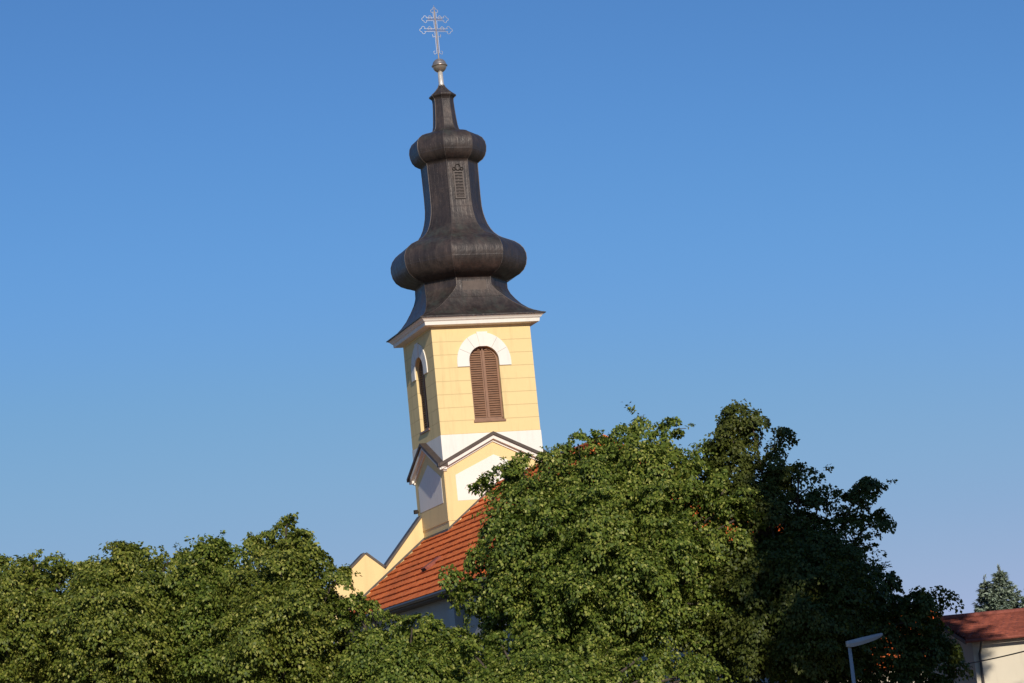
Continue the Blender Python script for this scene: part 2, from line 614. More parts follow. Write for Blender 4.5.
def pediment(k):
    ax, az, bx, bz = 0.0, 17.09, 2.74, 15.74            # top line of the capping
    def rake(o, d0, d1, half):
        # strip below the top line, between depths d0 and d1, as a chevron prism
        s = (az - bz) / bx
        zt = lambda x: az - s * abs(x)
        return [(-half, zt(half) - d1), (0, az - d1), (half, zt(half) - d1), (half, zt(half) - d0), (0, az - d0), (-half, zt(half) - d0)]
    mo = MB()
    mo.prism_y(rake(0, .153, .335, 2.70), -H - .27, -H + .1)
    mo.prism_y(rake(0, .338, .45, 2.60), -H - .10, -H + .1)
    gm = inst(mo, 'gable_moulding', M['white'], church, k)
    cp = MB()
    cp.prism_y(rake(0, 0.0, .15, 2.80), -H - .36, -H + .12)
    inst(cp, 'capping', M['capping'], gm, k)
    pa = MB()
    pa.prism_y([(-1.98, 13.92), (1.98, 13.92), (1.98, 15.15), (0, 16.02), (-1.98, 15.15)], -H - .015, -H + .05)
    inst(pa, 'wall_panel', M['white'], church, k)
    gf = MB()                                           # plastered wall of the gable, a hair proud of the band
    gf.prism_y([(-H, 13.0), (H, 13.0), (H, 15.55), (0, 16.78), (-H, 15.55)], -H - .004, -H + .03)
    return gf


gables = MB()
for k in range(4):
    window_parts(k)
    surround(k)
    q = pediment(k).rot4(k)
    gables.add([(x * 1.0, y * 1.0, z) for x, y, z in q.v], q.f)
# push the gable faces 25 mm proud of the white band so neither shares a plane
gables.v = [(x * (H + .03) / (H + .004) if abs(abs(x) - H - .004) < 1e-4 else x, y * (H + .03) / (H + .004) if abs(abs(y) - H - .004) < 1e-4 else y, z) for x, y, z in gables.v]
gables.build('gable_wall', M['yellow_plain'], church)
# the panels must sit proud of that
for o in church.children:
    if o.name.startswith('wall_panel'):
        for v in o.data.vertices:
            for ax in (0, 1):
                if abs(abs(v.co[ax]) - H - .015) < 1e-4:
                    v.co[ax] = math.copysign(H + .042, v.co[ax])


def sq(h, z):
    return [(-h, -h, z), (h, -h, z), (h, h, z), (-h, h, z)]


co = MB()
co.loft([sq(H + a, z) for a, z in ((-.1, 22.30), (.03, 22.301), (.36, 22.33), (.38, 22.335), (.40, 22.50), (.44, 22.52), (.46, 22.54), (.50, 22.60), (.57, 22.655), (.585, 22.66), (.585, 22.70), (0, 22.72))])
co.build('cornice', M['white'], church)


# spire
def ring(a, b, z):
    return [(-b, -a, z), (b, -a, z), (a, -b, z), (a, b, z), (b, a, z), (-b, a, z), (-a, b, z), (-a, -b, z)]


def octo(R, z):
    a = R * math.cos(math.pi / 8)
    return ring(a, R * math.sin(math.pi / 8), z)


PROF = [(2.28, 24.62), (2.27, 24.80), (2.36, 24.84), (2.66, 24.93), (2.95, 25.06), (3.18, 25.26), (3.32, 25.52), (3.38, 25.82), (3.37, 26.08),
        (3.27, 26.34), (3.10, 26.55), (2.86, 26.73), (2.55, 26.87), (2.30, 26.98), (2.10, 27.10), (1.90, 27.28), (1.74, 27.50), (1.61, 27.76), (1.52, 28.04),
        (1.45, 28.35), (1.41, 28.7), (1.40, 29.3), (1.41, 30.0), (1.42, 30.75), (1.43, 30.90), (1.52, 30.94), (1.69, 31.05), (1.82, 31.22), (1.90, 31.45),
        (1.93, 31.70), (1.89, 31.95), (1.77, 32.16), (1.56, 32.32), (1.30, 32.42), (1.02, 32.50), (0.78, 32.60), (0.66, 32.74), (0.61, 32.95), (0.575, 33.3),
        (0.54, 33.75), (0.52, 34.15), (0.53, 34.32), (0.60, 34.40), (0.67, 34.44), (0.68, 34.50), (0.52, 34.62), (0.32, 34.80), (0.19, 34.96), (0.13, 35.10)]
SKIRT = [ring(3.16, 3.159, 22.69), ring(3.16, 3.159, 22.735), ring(2.98, 2.90, 22.81), ring(2.80, 2.60, 22.93), ring(2.60, 2.20, 23.14), ring(2.42, 1.80, 23.42), ring(2.27, 1.42, 23.76), ring(2.16, 1.10, 24.08),
         ring(2.12, 0.92, 24.32), ring(2.11, 0.878, 24.40)]
rings = SKIRT + [octo(R, z) for R, z in PROF]
sp = MB()
sp.loft(rings)
spire = sp.build('spire', M['copper'], church)
bm = bmesh.new(); bm.from_mesh(spire.data)
for f in bm.faces:
    f.smooth = True
for e in bm.edges:                                    # corner ribs stay crisp, the curves between them are smooth
    a, b = e.verts
    if abs(a.co.z - b.co.z) > 1e-4 or a.co.z < 22.74:
        e.smooth = False
bm.to_mesh(spire.data); bm.free()
for i in range(8):
    s = MB()
    pts = [Vector(r[i]) for r in rings[2:]]
    s.tube([p * 1.0 for p in pts], 0.014, 5)
    s.build('corner_seam', M['copper_seam'], spire)
# louvre on the front of the long neck, small hatch on the pedestal
lv = MB()
yy = -1.41 * math.cos(math.pi / 8)
lv.box((-.26, yy - .06, 28.95), (-.20, yy + .05, 30.22)); lv.box((.20, yy - .06, 28.95), (.26, yy + .05, 30.22))
lv.box((-.26, yy - .062, 30.22), (.26, yy + .05, 30.28)); lv.box((-.26, yy - .062, 28.89), (.26, yy + .05, 28.95))
for i in range(8):
    z = 28.98 + i * .155
    lv.add([(-.2, yy - .05, z), (.2, yy - .05, z), (.2, yy + .02, z + .10), (-.2, yy + .02, z + .10), (-.2, yy - .05, z + .025), (.2, yy - .05, z + .025), (.2, yy + .02, z + .125), (-.2, yy + .02, z + .125)],
           [(0, 1, 2, 3), (4, 7, 6, 5), (0, 4, 5, 1)])
lv.build('louvre', M['copper_seam'], spire)
orn = MB()
for s in (-1, 0, 1):
    orn.tube([(s * .2 + (.13 if s == 0 else .07) * math.cos(t), yy - .04, 30.40 + (.08 if s == 0 else 0) + (.16 if s == 0 else .07) * math.sin(t)) for t in [2 * math.pi * k / 10 for k in range(10)]], .022, 5, True)
orn.build('scroll_ornament', M['dark_inside'], spire)
ht = MB()
ht.box((-.60, -2.15, 23.98), (.60, -1.9, 24.58))
ht.build('access_hatch', M['copper_light'], spire)

pl = MB()
pl.tube([(0, 0, 35.0), (0, 0, 35.12), (0, 0, 35.8)], [.16, .135, .125], 12)
pl.build('finial_pole', M['pole_metal'], church, True)
ball = MB()
prof = []
for i in range(13):
    a = -math.pi / 2 + math.pi * i / 12
    prof.append((.36 * math.cos(a) + .001, 36.09 + .36 * math.sin(a)))
prof = prof[:6] + [(.362, 36.05), (.40, 36.055), (.40, 36.10), (.362, 36.105)] + prof[7:]
ball.loft([[(R * math.cos(t), R * math.sin(t), z) for t in [2 * math.pi * k / 24 for k in range(24)]] for R, z in prof])
ball.build('finial_ball', M['brass'], church, True)

# openwork double-armed cross
cx = MB()
core = MB()
core.tube([(0, 0, 36.42), (0, 0, 38.95)], .034, 6)
core.tube([(0, 0, 38.9), (0, 0, 39.25)], [.03, .008], 6)
core.tube([(-.5, 0, 37.95), (.5, 0, 37.95)],   .018, 5)
core.tube([(-.4, 0, 38.52), (.4, 0, 38.52)], .018, 5)


def trefoil(c, d, s):
    """outline of a budded end: three arcs round c, opening back along -d (unit in xz)"""
    dx, dz = d
    px_, pz = -dz, dx
    pts = []
    for cc, a0, a1 in ((-1, -200, -20), (0, -100, 100), (1, 20, 200)):
        ox, oz = (c[0] + px_ * cc * s, c[1] + pz * cc * s) if cc else (c[0] + dx * s, c[1] + dz * s)
        for k in range(8):
            t = math.radians(a0 + (a1 - a0) * k / 7)
            pts.append((ox + s * .72 * (math.cos(t) * dx + math.sin(t) * px_), 0, oz + s * .72 * (math.cos(t) * dz + math.sin(t) * pz)))
    return pts


RW = .0135
for zc, hl, s in ((37.95, .66, .115), (38.52, .52, .105)):
    for sg in (-1, 1):
        cx.tube(trefoil((sg * hl, zc), (sg, 0), s), RW, 5)
        for o in (-.075, .075):
            cx.tube([(sg * .07, 0, zc + o), (sg * (hl - .04), 0, zc + o)], RW, 5)
        cx.tube(trefoil((sg * hl * .5, zc + .09), (0, 1), .06), .014, 5)
cx.tube(trefoil((0, 38.95), (0, 1), .11), RW, 5)
for x in (-.075, .075):
    cx.tube([(x, 0, 36.75), (x, 0, 37.88)], RW, 5)
    cx.tube([(x, 0, 38.02), (x, 0, 38.45)], RW, 5)
    cx.tube([(x, 0, 38.58), (x, 0, 38.92)], RW, 5)
    cx.tube([(x, 0, 36.75), (x * 2.6, 0, 36.68), (x * 3.2, 0, 36.82), (x * 2.0, 0, 36.86)], RW, 5)
    cx.tube([(x, 0, 37.62), (x * 2.6, 0, 37.58), (x * 2.8, 0, 37.72)], .018, 5)
cr = cx.build('cross', M['cross_metal'], church)
core.build('cross_core', M['cross_core'], cr)

# nave
ZR, XE, ZE = 14.50, 7.3, 8.80
Y1, YR, YE = 1.62, -17.3, -21.8                        # parapet, end of the ridge, end eave
SL = math.hypot(XE, ZR - ZE)
rng = random.Random(5)


def tile_slope(mb, P, Q, dn, nrm, L, crs, u0, u1, tile):
    """courses of tiles. P+s*dn is the line at slope distance s; u along Q between u0(s) and u1(s)"""
    for c in range(crs):
        s0, s1 = L * c / crs, L * (c + 1) / crs + .02
        a, b = u0((s0 + s1) / 2), u1((s0 + s1) / 2)
        n = max(2, int((b - a) / (tile / 4)))
        off = (c % 2) * .5 * tile
        vs = []
        lift = {}
        for i in range(n + 1):
            u = a + (b - a) * i / n
            kt = math.floor((u + off) / tile)
            if kt not in lift:
                lift[kt] = (rng.uniform(-.008, .012), rng.uniform(-.010, .010))
            w = .014 * (0.5 + .5 * math.cos(2 * math.pi * (u + off) / tile)) + lift[kt][0]
            base = P + Q * u
            vs += [base + dn * s0 + nrm * (.004 + w), base + dn * (s1 + lift[kt][1]) + nrm * (.075 + w), base + dn * (s1 + lift[kt][1]) + nrm * (.004)]
        fs = []
        for i in range(n):
            k = 3 * i
            fs += [(k, k + 1, k + 4, k + 3), (k + 1, k + 2, k + 5, k + 4)]
        mb.add(vs, fs)


nr = MB()
d = Vector((-XE, 0, ZE - ZR)).normalized()
nl = Vector((-(ZR - ZE), 0, XE)).normalized()
yend = lambda s: YR + (YE - YR) * s / SL
tile_slope(nr, Vector((0, 0, ZR)), Vector((0, 1, 0)), d, nl, SL, 16, yend, lambda s: Y1, .24)
tile_slope(nr, Vector((0, 0, ZR)), Vector((0, 1, 0)), Vector((-d.x, 0, d.z)), Vector((-nl.x, 0, nl.z)), SL, 16, yend, lambda s: Y1, .24)
d2 = Vector((0, YE - YR, ZE - ZR)); L2 = d2.length; d2.normalize()
n2 = Vector((0, -(ZR - ZE), -(YE - YR))).normalized()
if n2.z < 0: n2 = -n2
tile_slope(nr, Vector((0, YR, ZR)), Vector((1, 0, 0)), d2, n2, L2, 16, lambda s: -XE * s / L2, lambda s: XE * s / L2, .24)
# underlay that closes the roof below the tiles
nr.add([(0, Y1, ZR - .02), (0, YR, ZR - .02), (-XE, YE, ZE - .02), (-XE, Y1, ZE - .02), (XE, YE, ZE - .02), (XE, Y1, ZE - .02)],
       [(0, 1, 2, 3), (0, 5, 4, 1), (1, 4, 2)])
roof = nr.build('nave_roof', M['tile'], church)
rt = MB()
rt.tube([(0, Y1 - 4.5, ZR + .03), (0, YR, ZR + .03)], .14, 8)
for s in (-1, 1):
    rt.tube([(0, YR, ZR + .03), (s * XE, YE, ZE + .06)], .13, 8)
rt.build('ridge_tile', M['tile'], roof)
hb = MB()                                              # small roof hatch, lid propped, on the left slope
hp = Vector((0, 0, ZR)) + d * 6.55
def hpt(u, s, h):
    return hp + Vector((0, u, 0)) + d * s + nl * h
hb.add([hpt(-8.25, -.55, 0), hpt(-7.55, -.55, 0), hpt(-7.55, .35, 0), hpt(-8.25, .35, 0), hpt(-8.25, -.55, .12), hpt(-7.55, -.55, .12), hpt(-7.55, .35, .22), hpt(-8.25, .35, .22)],
       [(3, 2, 1, 0), (4, 5, 6, 7), (0, 1, 5, 4), (1, 2, 6, 5), (2, 3, 7, 6), (3, 0, 4, 7)])
rh = hb.build('roof_hatch', M['tile_red'], roof)
hg = MB()
hg.add([hpt(-8.2, .36, .06), hpt(-7.6, .36, .06), hpt(-7.6, .36, .20), hpt(-8.2, .36, .20)], [(0, 1, 2, 3)])
hg.build('hatch_opening', M['dark_inside'], rh)
# flashing where the roof meets the tower and the parapet
fl = MB()
sl = (ZR - ZE) / XE
zr = lambda x: ZR - sl * abs(x)
fl.add([(-H - .02, -H - .05, zr(H) + .06), (-.02, -H - .05, zr(0) + .06), (-.02, -H - .05, zr(0) + .17), (-H - .02, -H - .05, zr(H) + .17)], [(0, 1, 2, 3)])
fl.box((-H - .10, -H - .05, zr(H) - .12), (-H - .03, Y1, zr(H) + .10))
fl.add([(-XE, Y1 + .24, ZE + .05), (-H, Y1 + .24, zr(H) + .05), (-H, Y1 + .24, zr(H) + .17), (-XE, Y1 + .24, ZE + .17)], [(0, 1, 2, 3)])
fl.build('flashing', M['lead'], church)

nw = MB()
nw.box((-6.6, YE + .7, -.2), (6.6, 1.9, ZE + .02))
nave = nw.build('nave_wall', M['nave_white_shaded'], church)
sf = MB()
sf.box((-XE + .06, YE + .06, ZE - .22), (XE - .06, 1.9, ZE - .06))
sf.build('eaves', M['wood'], church)  # dark wood tone puts the shadow under the roof edge into the soffit colour
for y in (-3.2, -10.0, -16.9):
    bt = MB()
    bt.box((-7.05, y, -.2), (-6.55, y + .9, 8.0))
    bt.add([(-7.05, y, 8.0), (-6.55, y, 8.0), (-6.55, y + .9, 8.0), (-7.05, y + .9, 8.0), (-6.55, y, 8.45), (-6.55, y + .9, 8.45)],
           [(0, 1, 4), (3, 5, 2), (0, 4, 5, 3)])
    bt.build('buttress', M['nave_white_shaded'], nave)
for y in (-7.2, -13.9):
    wi = MB()
    o = arch(.75, 3.2, 6.3, .75, 14)
    wi.prism_y([(x, z) for x, z in o], -.03, .03)
    q = MB(); q.v = [(-6.6 + yv, y + xv, zv) for xv, yv, zv in wi.v]; q.f = wi.f
    q.build('nave_window', M['glass'], nave)
gt = MB()
gt.tube([(-XE - .04, Y1, ZE - .06), (-XE - .04, YE, ZE - .06)], .085, 8)
gt.tube([(-XE, YE - .04, ZE - .06), (XE, YE - .04, ZE - .06)], .085, 8)
gt.tube([(-XE - .04, -16.3, ZE - .1), (-6.9, -16.3, ZE - .55), (-6.72, -16.3, ZE - .9), (-6.72, -16.3, 0)], .055, 8)
gt.build('gutter', M['gutter'], church)

# west front seen from behind: raking shoulders with a little gablet at each end
pg = MB()
outl = [(-H, 13.72), (-4.58, 11.32), (-5.52, 12.10), (-6.40, 11.33), (-7.25, 10.6)]
ring_ = [(-7.25, 0.0), (7.25, 0.0)] + [(-x, z) for x, z in reversed(outl)] + outl
pg.prism_y(ring_, 1.90, 2.46)
par = pg.build('parapet_wall', M['yellow_plain'], church)
cpg = MB()


def coping(mb, pts):
    for (x0, z0), (x1, z1) in zip(pts[:-1], pts[1:]):
        L = math.hypot(x1 - x0, z1 - z0)
        nx_, nz_ = -(z1 - z0) / L, (x1 - x0) / L
        if nz_ < 0: nx_, nz_ = -nx_, -nz_
        for a, b in ((.003, .11),):
            mb.add([(x0 + nx_ * a, 1.85, z0 + nz_ * a), (x1 + nx_ * a, 1.85, z1 + nz_ * a), (x1 + nx_ * b, 1.85, z1 + nz_ * b), (x0 + nx_ * b, 1.85, z0 + nz_ * b),
                    (x0 + nx_ * a, 2.52, z0 + nz_ * a), (x1 + nx_ * a, 2.52, z1 + nz_ * a), (x1 + nx_ * b, 2.52, z1 + nz_ * b), (x0 + nx_ * b, 2.52, z0 + nz_ * b)],
                   [(0, 1, 2, 3), (7, 6, 5, 4), (0, 4, 5, 1), (3, 2, 6, 7), (1, 5, 6, 2), (0, 3, 7, 4)])


coping(cpg, outl)
cpg.build('coping', M['coping'], par)
cpg = MB()
coping(cpg, [(-x, z) for x, z in outl])
cpg.build('coping', M['coping'], par)
lb = MB()
lb.box((-2.62, 2.30, 14.0), (-2.50, 2.36, 14.05))
lb.box((-2.76, 2.22, 13.93), (-2.6, 2.42, 14.12))
lb.build('floodlight', M['dark_inside'], church)


# ------------------------------------------------------------------ houses
def roof_slab(mb, e0, e1, r1, r0, crs, tile=.3):
    """tiled slope from ridge r0-r1 down to eave e0-e1"""
    P = Vector(r0); Q = (Vector(r1) - Vector(r0)); lenu = Q.length; Q.normalize()
    dn = Vector(e0) - Vector(r0); L = dn.length; dn.normalize()
    nrm = Q.cross(dn).normalized()
    if nrm.z < 0: nrm = -nrm
    du1 = ((Vector(e1) - Vector(e0)).length - lenu)
    tile_slope(mb, P, Q, dn, nrm, L, crs, lambda s: 0.0, lambda s: lenu, tile)


hroot = thing('bungalow', 'cream single-storey house with a dull red tiled roof, its wall in dappled sun', 'house', (14.55, 80.27, 0), math.radians(5.5))
hw = MB()
hw.box((.35, .45, -.2), (13, 6.6, 4.4))
hw.prism_y([(.0, 4.4), (6.15, 4.4), (3.075, 5.13)], 0, 12.65)
hw.v = hw.v[:8] + [(.35 + y, .45 + x, z) for x, y, z in hw.v[8:]]
house_w = hw.build('house_wall', M['house_wall'], hroot)
hr = MB()
roof_slab(hr, (0, 0, 4.46), (13.4, 0, 4.46), (13.4, 3.52, 5.30), (0, 3.52, 5.30), 11, .26)
roof_slab(hr, (0, 7.04, 4.46), (13.4, 7.04, 4.46), (13.4, 3.52, 5.30), (0, 3.52, 5.30), 11, .26)
hr.add([(0, 0, 4.44), (13.4, 0, 4.44), (13.4, 3.52, 5.28), (0, 3.52, 5.28), (0, 7.04, 4.44), (13.4, 7.04, 4.44)], [(0, 1, 2, 3), (3, 2, 5, 4)])
hr2 = hr.build('house_roof', M['tile_red'], hroot)
x = MB(); x.tube([(-.03, 3.52, 5.36), (13.43, 3.52, 5.36)], .12, 8); x.build('ridge_tile', M['tile_red'], hr2)
x = MB()
x.prism_y([(0, 4.30), (3.52, 5.14), (7.04, 4.30), (7.04, 4.43), (3.52, 5.27), (0, 4.43)], -.02, .03)
x.v = [(y, xx, z) for xx, y, z in x.v]
x.build('bargeboard', M['wood'], hroot)
x = MB(); x.tube([(-.02, -.06, 4.40), (13.4, -.06, 4.40)], .06, 8); x.build('gutter', M['tile_red'], hroot)
x = MB(); x.tube([(.55, -.06, 4.36), (.55, .2, 4.1), (.55, .38, 3.95), (.55, .38, 0)], .045, 8); x.build('downpipe', M['gutter'], hroot)
for hx in (3.2, 8.5):
    x = MB(); x.box((hx, .40, 1.2), (hx + 1.2, .449, 2.6)); w = x.build('window', M['white'], hroot)
    x = MB(); x.box((hx + .08, .39, 1.28), (hx + 1.12, .399, 2.52)); x.build('pane', M['glass'], w)

h2 = thing('house', 'house behind the dark tree showing patches of bright orange hipped roof', 'house', (10.3, 101.0, 0), math.radians(8))
x = MB(); x.box((.4, .4, -.2), (9.1, 7.6, 4.0)); x.build('house_wall', M['house_wall'], h2)
x = MB()
roof_slab(x, (1.2, 0, 4.1), (8.3, 0, 4.1), (8.3, 4, 6.35), (1.2, 4, 6.35), 13, .26)
roof_slab(x, (1.2, 8, 4.1), (8.3, 8, 4.1), (8.3, 4, 6.35), (1.2, 4, 6.35), 13, .26)
x.add([(0, 0, 4.08), (1.2, 0, 4.1), (1.2, 4, 6.36), (0, 8, 4.08), (1.2, 8, 4.1), (9.5, 0, 4.08), (8.3, 0, 4.1), (8.3, 4, 6.36), (9.5, 8, 4.08), (8.3, 8, 4.1)],
      [(0, 1, 2), (0, 2, 3), (2, 4, 3), (5, 7, 6), (5, 8, 7), (7, 8, 9)])
r2 = x.build('house_roof', M['tile'], h2)
x = MB(); x.tube([(1.2, 4, 6.42), (8.3, 4, 6.42)], .13, 8); x.tube([(8.3, 4, 6.42), (9.5, 0, 4.15)], .12, 8); x.tube([(1.2, 4, 6.42), (0, 0, 4.15)], .12, 8)
x.build('ridge_tile', M['tile'], r2)

# ------------------------------------------------------------------ street lamp, cable
p0 = at(848, 643, 70.0)
lamp = thing('street_lamp', 'slim grey street lamp with a flat tapered head in front of the dark tree', 'street lamp', (p0[0] + .03, 70.0, 0))
x = MB()
zt = p0[2]
x.tube([(0, 0, 0), (0, 0, .9), (0, 0, .92), (0, 0, zt - .02)], [.09, .085, .068, .052], 12)
x.build('pole', M['lamp_paint'], lamp, True)
x = MB()
hd = [(-.09, .12, .06, -.11), (.10, .15, .085, -.135), (.42, .16, .135, -.085), (.75, .14, .175, -.01), (.97, .09, .20, .075), (1.04, .03, .19, .13)]
rg = []
for xx, w, zt_, zb in hd:
    rg.append([(xx, -w, (zt_ + zb) / 2), (xx, -w * .8, zt_ - .01), (xx, 0, zt_), (xx, w * .8, zt_ - .01), (xx, w, (zt_ + zb) / 2), (xx, w * .8, zb + .005), (xx, 0, zb), (xx, -w * .8, zb + .005)])
x.loft(rg)
x.v = [(a, b, c + zt) for a, b, c in x.v]
x.build('lamp_head', M['lamp_paint'], lamp, False)
x = MB()
x.add([(.40, -.10, zt - .093), (.74, -.08, zt - .018), (.74, .08, zt - .018), (.40, .10, zt - .093)], [(0, 1, 2, 3)])
x.build('lens', M['lamp_glass'], lamp)

a = at(968, 663.5, 79.9); b = at(1070, 638.5, 66.0)
pts = []
for i in range(17):
    t = i / 16
    p = a + (b - a) * t
    p[2] -= .16 * 4 * t * (1 - t) * .3
    pts.append(p)
cb = MB(); cb.tube(pts, .022, 6)
c = cb.build('service_cable', M['black'])
c["label"], c["category"] = "thin black overhead cable rising to the right across the cream house wall", "cable"
sp_ = thing('service_pole', 'wooden service pole carrying the black cable to the cream house', 'pole', (b[0], b[1], 0))
x = MB(); x.tube([(0, 0, -.2), (0, 0, b[2] + .35)], [.11, .085], 10); x.build('post', M['wood'], sp_)
x = MB(); x.tube([(-.1, 0, b[2]), (.1, 0, b[2])], .03, 8); x.build('insulator', M['white'], sp_)


# ------------------------------------------------------------------ trees
def leaf_mesh(name, P, A, Bn, ln, wd, mat, parent):
    """N leaves: base points P, axis A (unit), side vectors Bn (unit), lengths, widths - folded diamonds"""
    n = len(P)
    Nn = np.cross(A, Bn)
    v = np.empty((n, 4, 3), np.float32)
    v[:, 0] = P
    v[:, 1] = P + A * (ln * .42)[:, None] + Bn * (wd * .5)[:, None] + Nn * (wd * .12)[:, None]
    v[:, 2] = P + A * ln[:, None] - Nn * (ln * .10)[:, None]
    v[:, 3] = P + A * (ln * .42)[:, None] - Bn * (wd * .5)[:, None] + Nn * (wd * .12)[:, None]
    me = bpy.data.meshes.new(name)
    me.vertices.add(n * 4)
    me.vertices.foreach_set("co", v.ravel())
    me.loops.add(n * 4)
    me.loops.foreach_set("vertex_index", np.arange(n * 4, dtype=np.int32))
    me.polygons.add(n)
    me.polygons.foreach_set("loop_start", np.arange(0, n * 4, 4, dtype=np.int32))
    me.polygons.foreach_set("loop_total", np.full(n, 4, np.int32))
    me.materials.append(mat)
    me.update(calc_edges=True)
    o = bpy.data.objects.new(name, me)
    COL.objects.link(o)
    o.parent = parent
    return o


def unit(a):
    return a / np.maximum(1e-9, np.linalg.norm(a, axis=-1, keepdims=True))


def foliage(caps, rs, dens=5.0, nleaf=24, leaf=.15, spray=.75, dome=.6):
    """leafy boughs round capsules (p0,p1,r0,r1): flat sagging plates of leaves with dark gaps between, and twigs that stick out"""
    P_, A_, B_, L_, W_ = [], [], [], [], []

    def put(pos, ax, nor, l):
        sd_ = unit(np.cross(nor, ax))
        P_.append(pos.reshape(-1, 3)); A_.append(ax.reshape(-1, 3)); B_.append(sd_.reshape(-1, 3)); L_.append(l.ravel()); W_.append((l * rs.uniform(.62, .88, l.shape)).ravel())

    for p0, p1, r0, r1 in caps:
        p0, p1 = np.array(p0), np.array(p1)
        ln = np.linalg.norm(p1 - p0)
        rm = (r0 + r1) / 2
        area = 4 * math.pi * rm * rm + 2 * math.pi * rm * ln
        along = unit((p1 - p0)[None] + 1e-6) * (.35 if ln > .3 else 0)
        # plates
        n = max(3, int(area * dens * .075))
        t = rs.random(n)
        u = unit(rs.normal(size=(n, 3)) + np.array([0, 0, .15]))
        r = (r0 + (r1 - r0) * t) * rs.uniform(.62, 1.0, n)
        ctr = p0 + (p1 - p0) * t[:, None] + u * r[:, None] * np.array([1, 1, .9])
        mN = unit(u * np.array([.8, .8, .5]) + np.array([0, 0, .62]) + rs.normal(size=(n, 3)) * .22)
        e1 = unit(np.cross(mN, unit(np.cross(np.array([0, 0, 1.0]), u) + 1e-6)))      # points down and outwards or back
        e1 = e1 * np.sign(np.sum(e1 * u, 1) + 1e-9)[:, None]
        e2 = np.cross(mN, e1)
        R = dome * rs.uniform(.65, 1.3, n) * min(1.0, .35 + rm * .6)
        k = 165
        rho = rs.random((n, k)) ** .55
        th = rs.random((n, k)) * 2 * math.pi
        ca, sa = rho * np.cos(th) * 1.25, rho * np.sin(th) * .85
        pos = ctr[:, None] + e1[:, None] * (ca * R[:, None])[..., None] + e2[:, None] * (sa * R[:, None])[..., None] + mN[:, None] * ((-.34 * rho ** 2 + rs.normal(size=(n, k)) * .11) * R[:, None])[..., None]
        rad = unit(e1[:, None] * ca[..., None] + e2[:, None] * sa[..., None])
        ax = unit(rad * .55 + e1[:, None] * .45 + np.array([0, 0, -.45]) + rs.normal(size=(n, k, 3)) * .35)
        nor = unit(mN[:, None] + rad * .45 + rs.normal(size=(n, k, 3)) * .50)
        put(pos, ax, nor, leaf * rs.uniform(.65, 1.2, (n, k)))
        # twigs
        n = max(3, int(area * dens * .085))
        t = rs.random(n)
        u = unit(rs.normal(size=(n, 3)))
        r = (r0 + (r1 - r0) * t) * (rs.random(n) ** .45)
        root = p0 + (p1 - p0) * t[:, None] + u * r[:, None] * np.array([1, 1, .85])
        tw = unit(u * np.array([1, 1, .45]) + np.array([0, 0, .22]) + rs.normal(size=(n, 3)) * .38 + along)
        sl_ = spray * rs.uniform(.6, 1.25, n) * min(1.0, .25 + rm * .7)
        side = unit(np.cross(tw, np.array([0, 0, 1.0])) + rs.normal(size=(n, 3)) * .15)
        k = nleaf
        q = rs.random((n, k)) ** .8
        w = rs.normal(size=(n, k)) * .20 * (1.1 - q * .6)
        dr = rs.uniform(.12, .40, n)[:, None] * q * q
        pos = root[:, None] + tw[:, None] * (q * sl_[:, None])[..., None] + side[:, None] * (w * sl_[:, None] * 1.4)[..., None]
        pos[..., 2] -= dr * sl_[:, None]
        pos += rs.normal(size=(n, k, 3)) * .035
        ax = unit(tw[:, None] * .7 + side[:, None] * (np.sign(w) * .55)[..., None] + np.array([0, 0, -.62]) + rs.normal(size=(n, k, 3)) * .33)
        nor = unit(np.array([0, 0, .55]) + u[:, None] * .75 + rs.normal(size=(n, k, 3)) * .45)
        put(pos, ax, nor, leaf * rs.uniform(.65, 1.2, (n, k)))
    return [np.concatenate(q) for q in (P_, A_, B_, L_, W_)]


def shell(c, rx, ry, rz, n, r, rs, zmin=-1.0):
    """capsule lumps spread over an ellipsoid crown (world units) plus a few inside"""
    out = []
    g_ = math.pi * (3 - math.sqrt(5))
    for i in range(n):
        z = 1 - 2 * (i + .5) / n
        if z < zmin:
            continue
        a = g_ * i + rs.uniform(-.3, .3)
        q = math.sqrt(1 - z * z)
        rr = r * rs.uniform(.75, 1.25)
        f = rs.uniform(.80, 1.06)
        p = np.array([c[0] + f * max(.3, rx - rr) * q * math.cos(a), c[1] + f * max(.3, ry - rr) * q * math.sin(a), c[2] + f * max(.3, rz - rr) * z])
        # a lump is a short, slightly sagging bough
        o = np.array([q * math.cos(a), q * math.sin(a), -.15]) * rr * .5
        out.append((p - o * .6, p + o * .6, rr * .85, rr * .65))
    for i in range(max(3, n // 4)):
        u = rs.normal(size=3); u /= np.linalg.norm(u)
        p = np.array([c[0] + u[0] * rx * .45, c[1] + u[1] * ry * .45, c[2] + u[2] * rz * .45])
        out.append((p, p + .01, r * 1.35, r * 1.35))
    return out


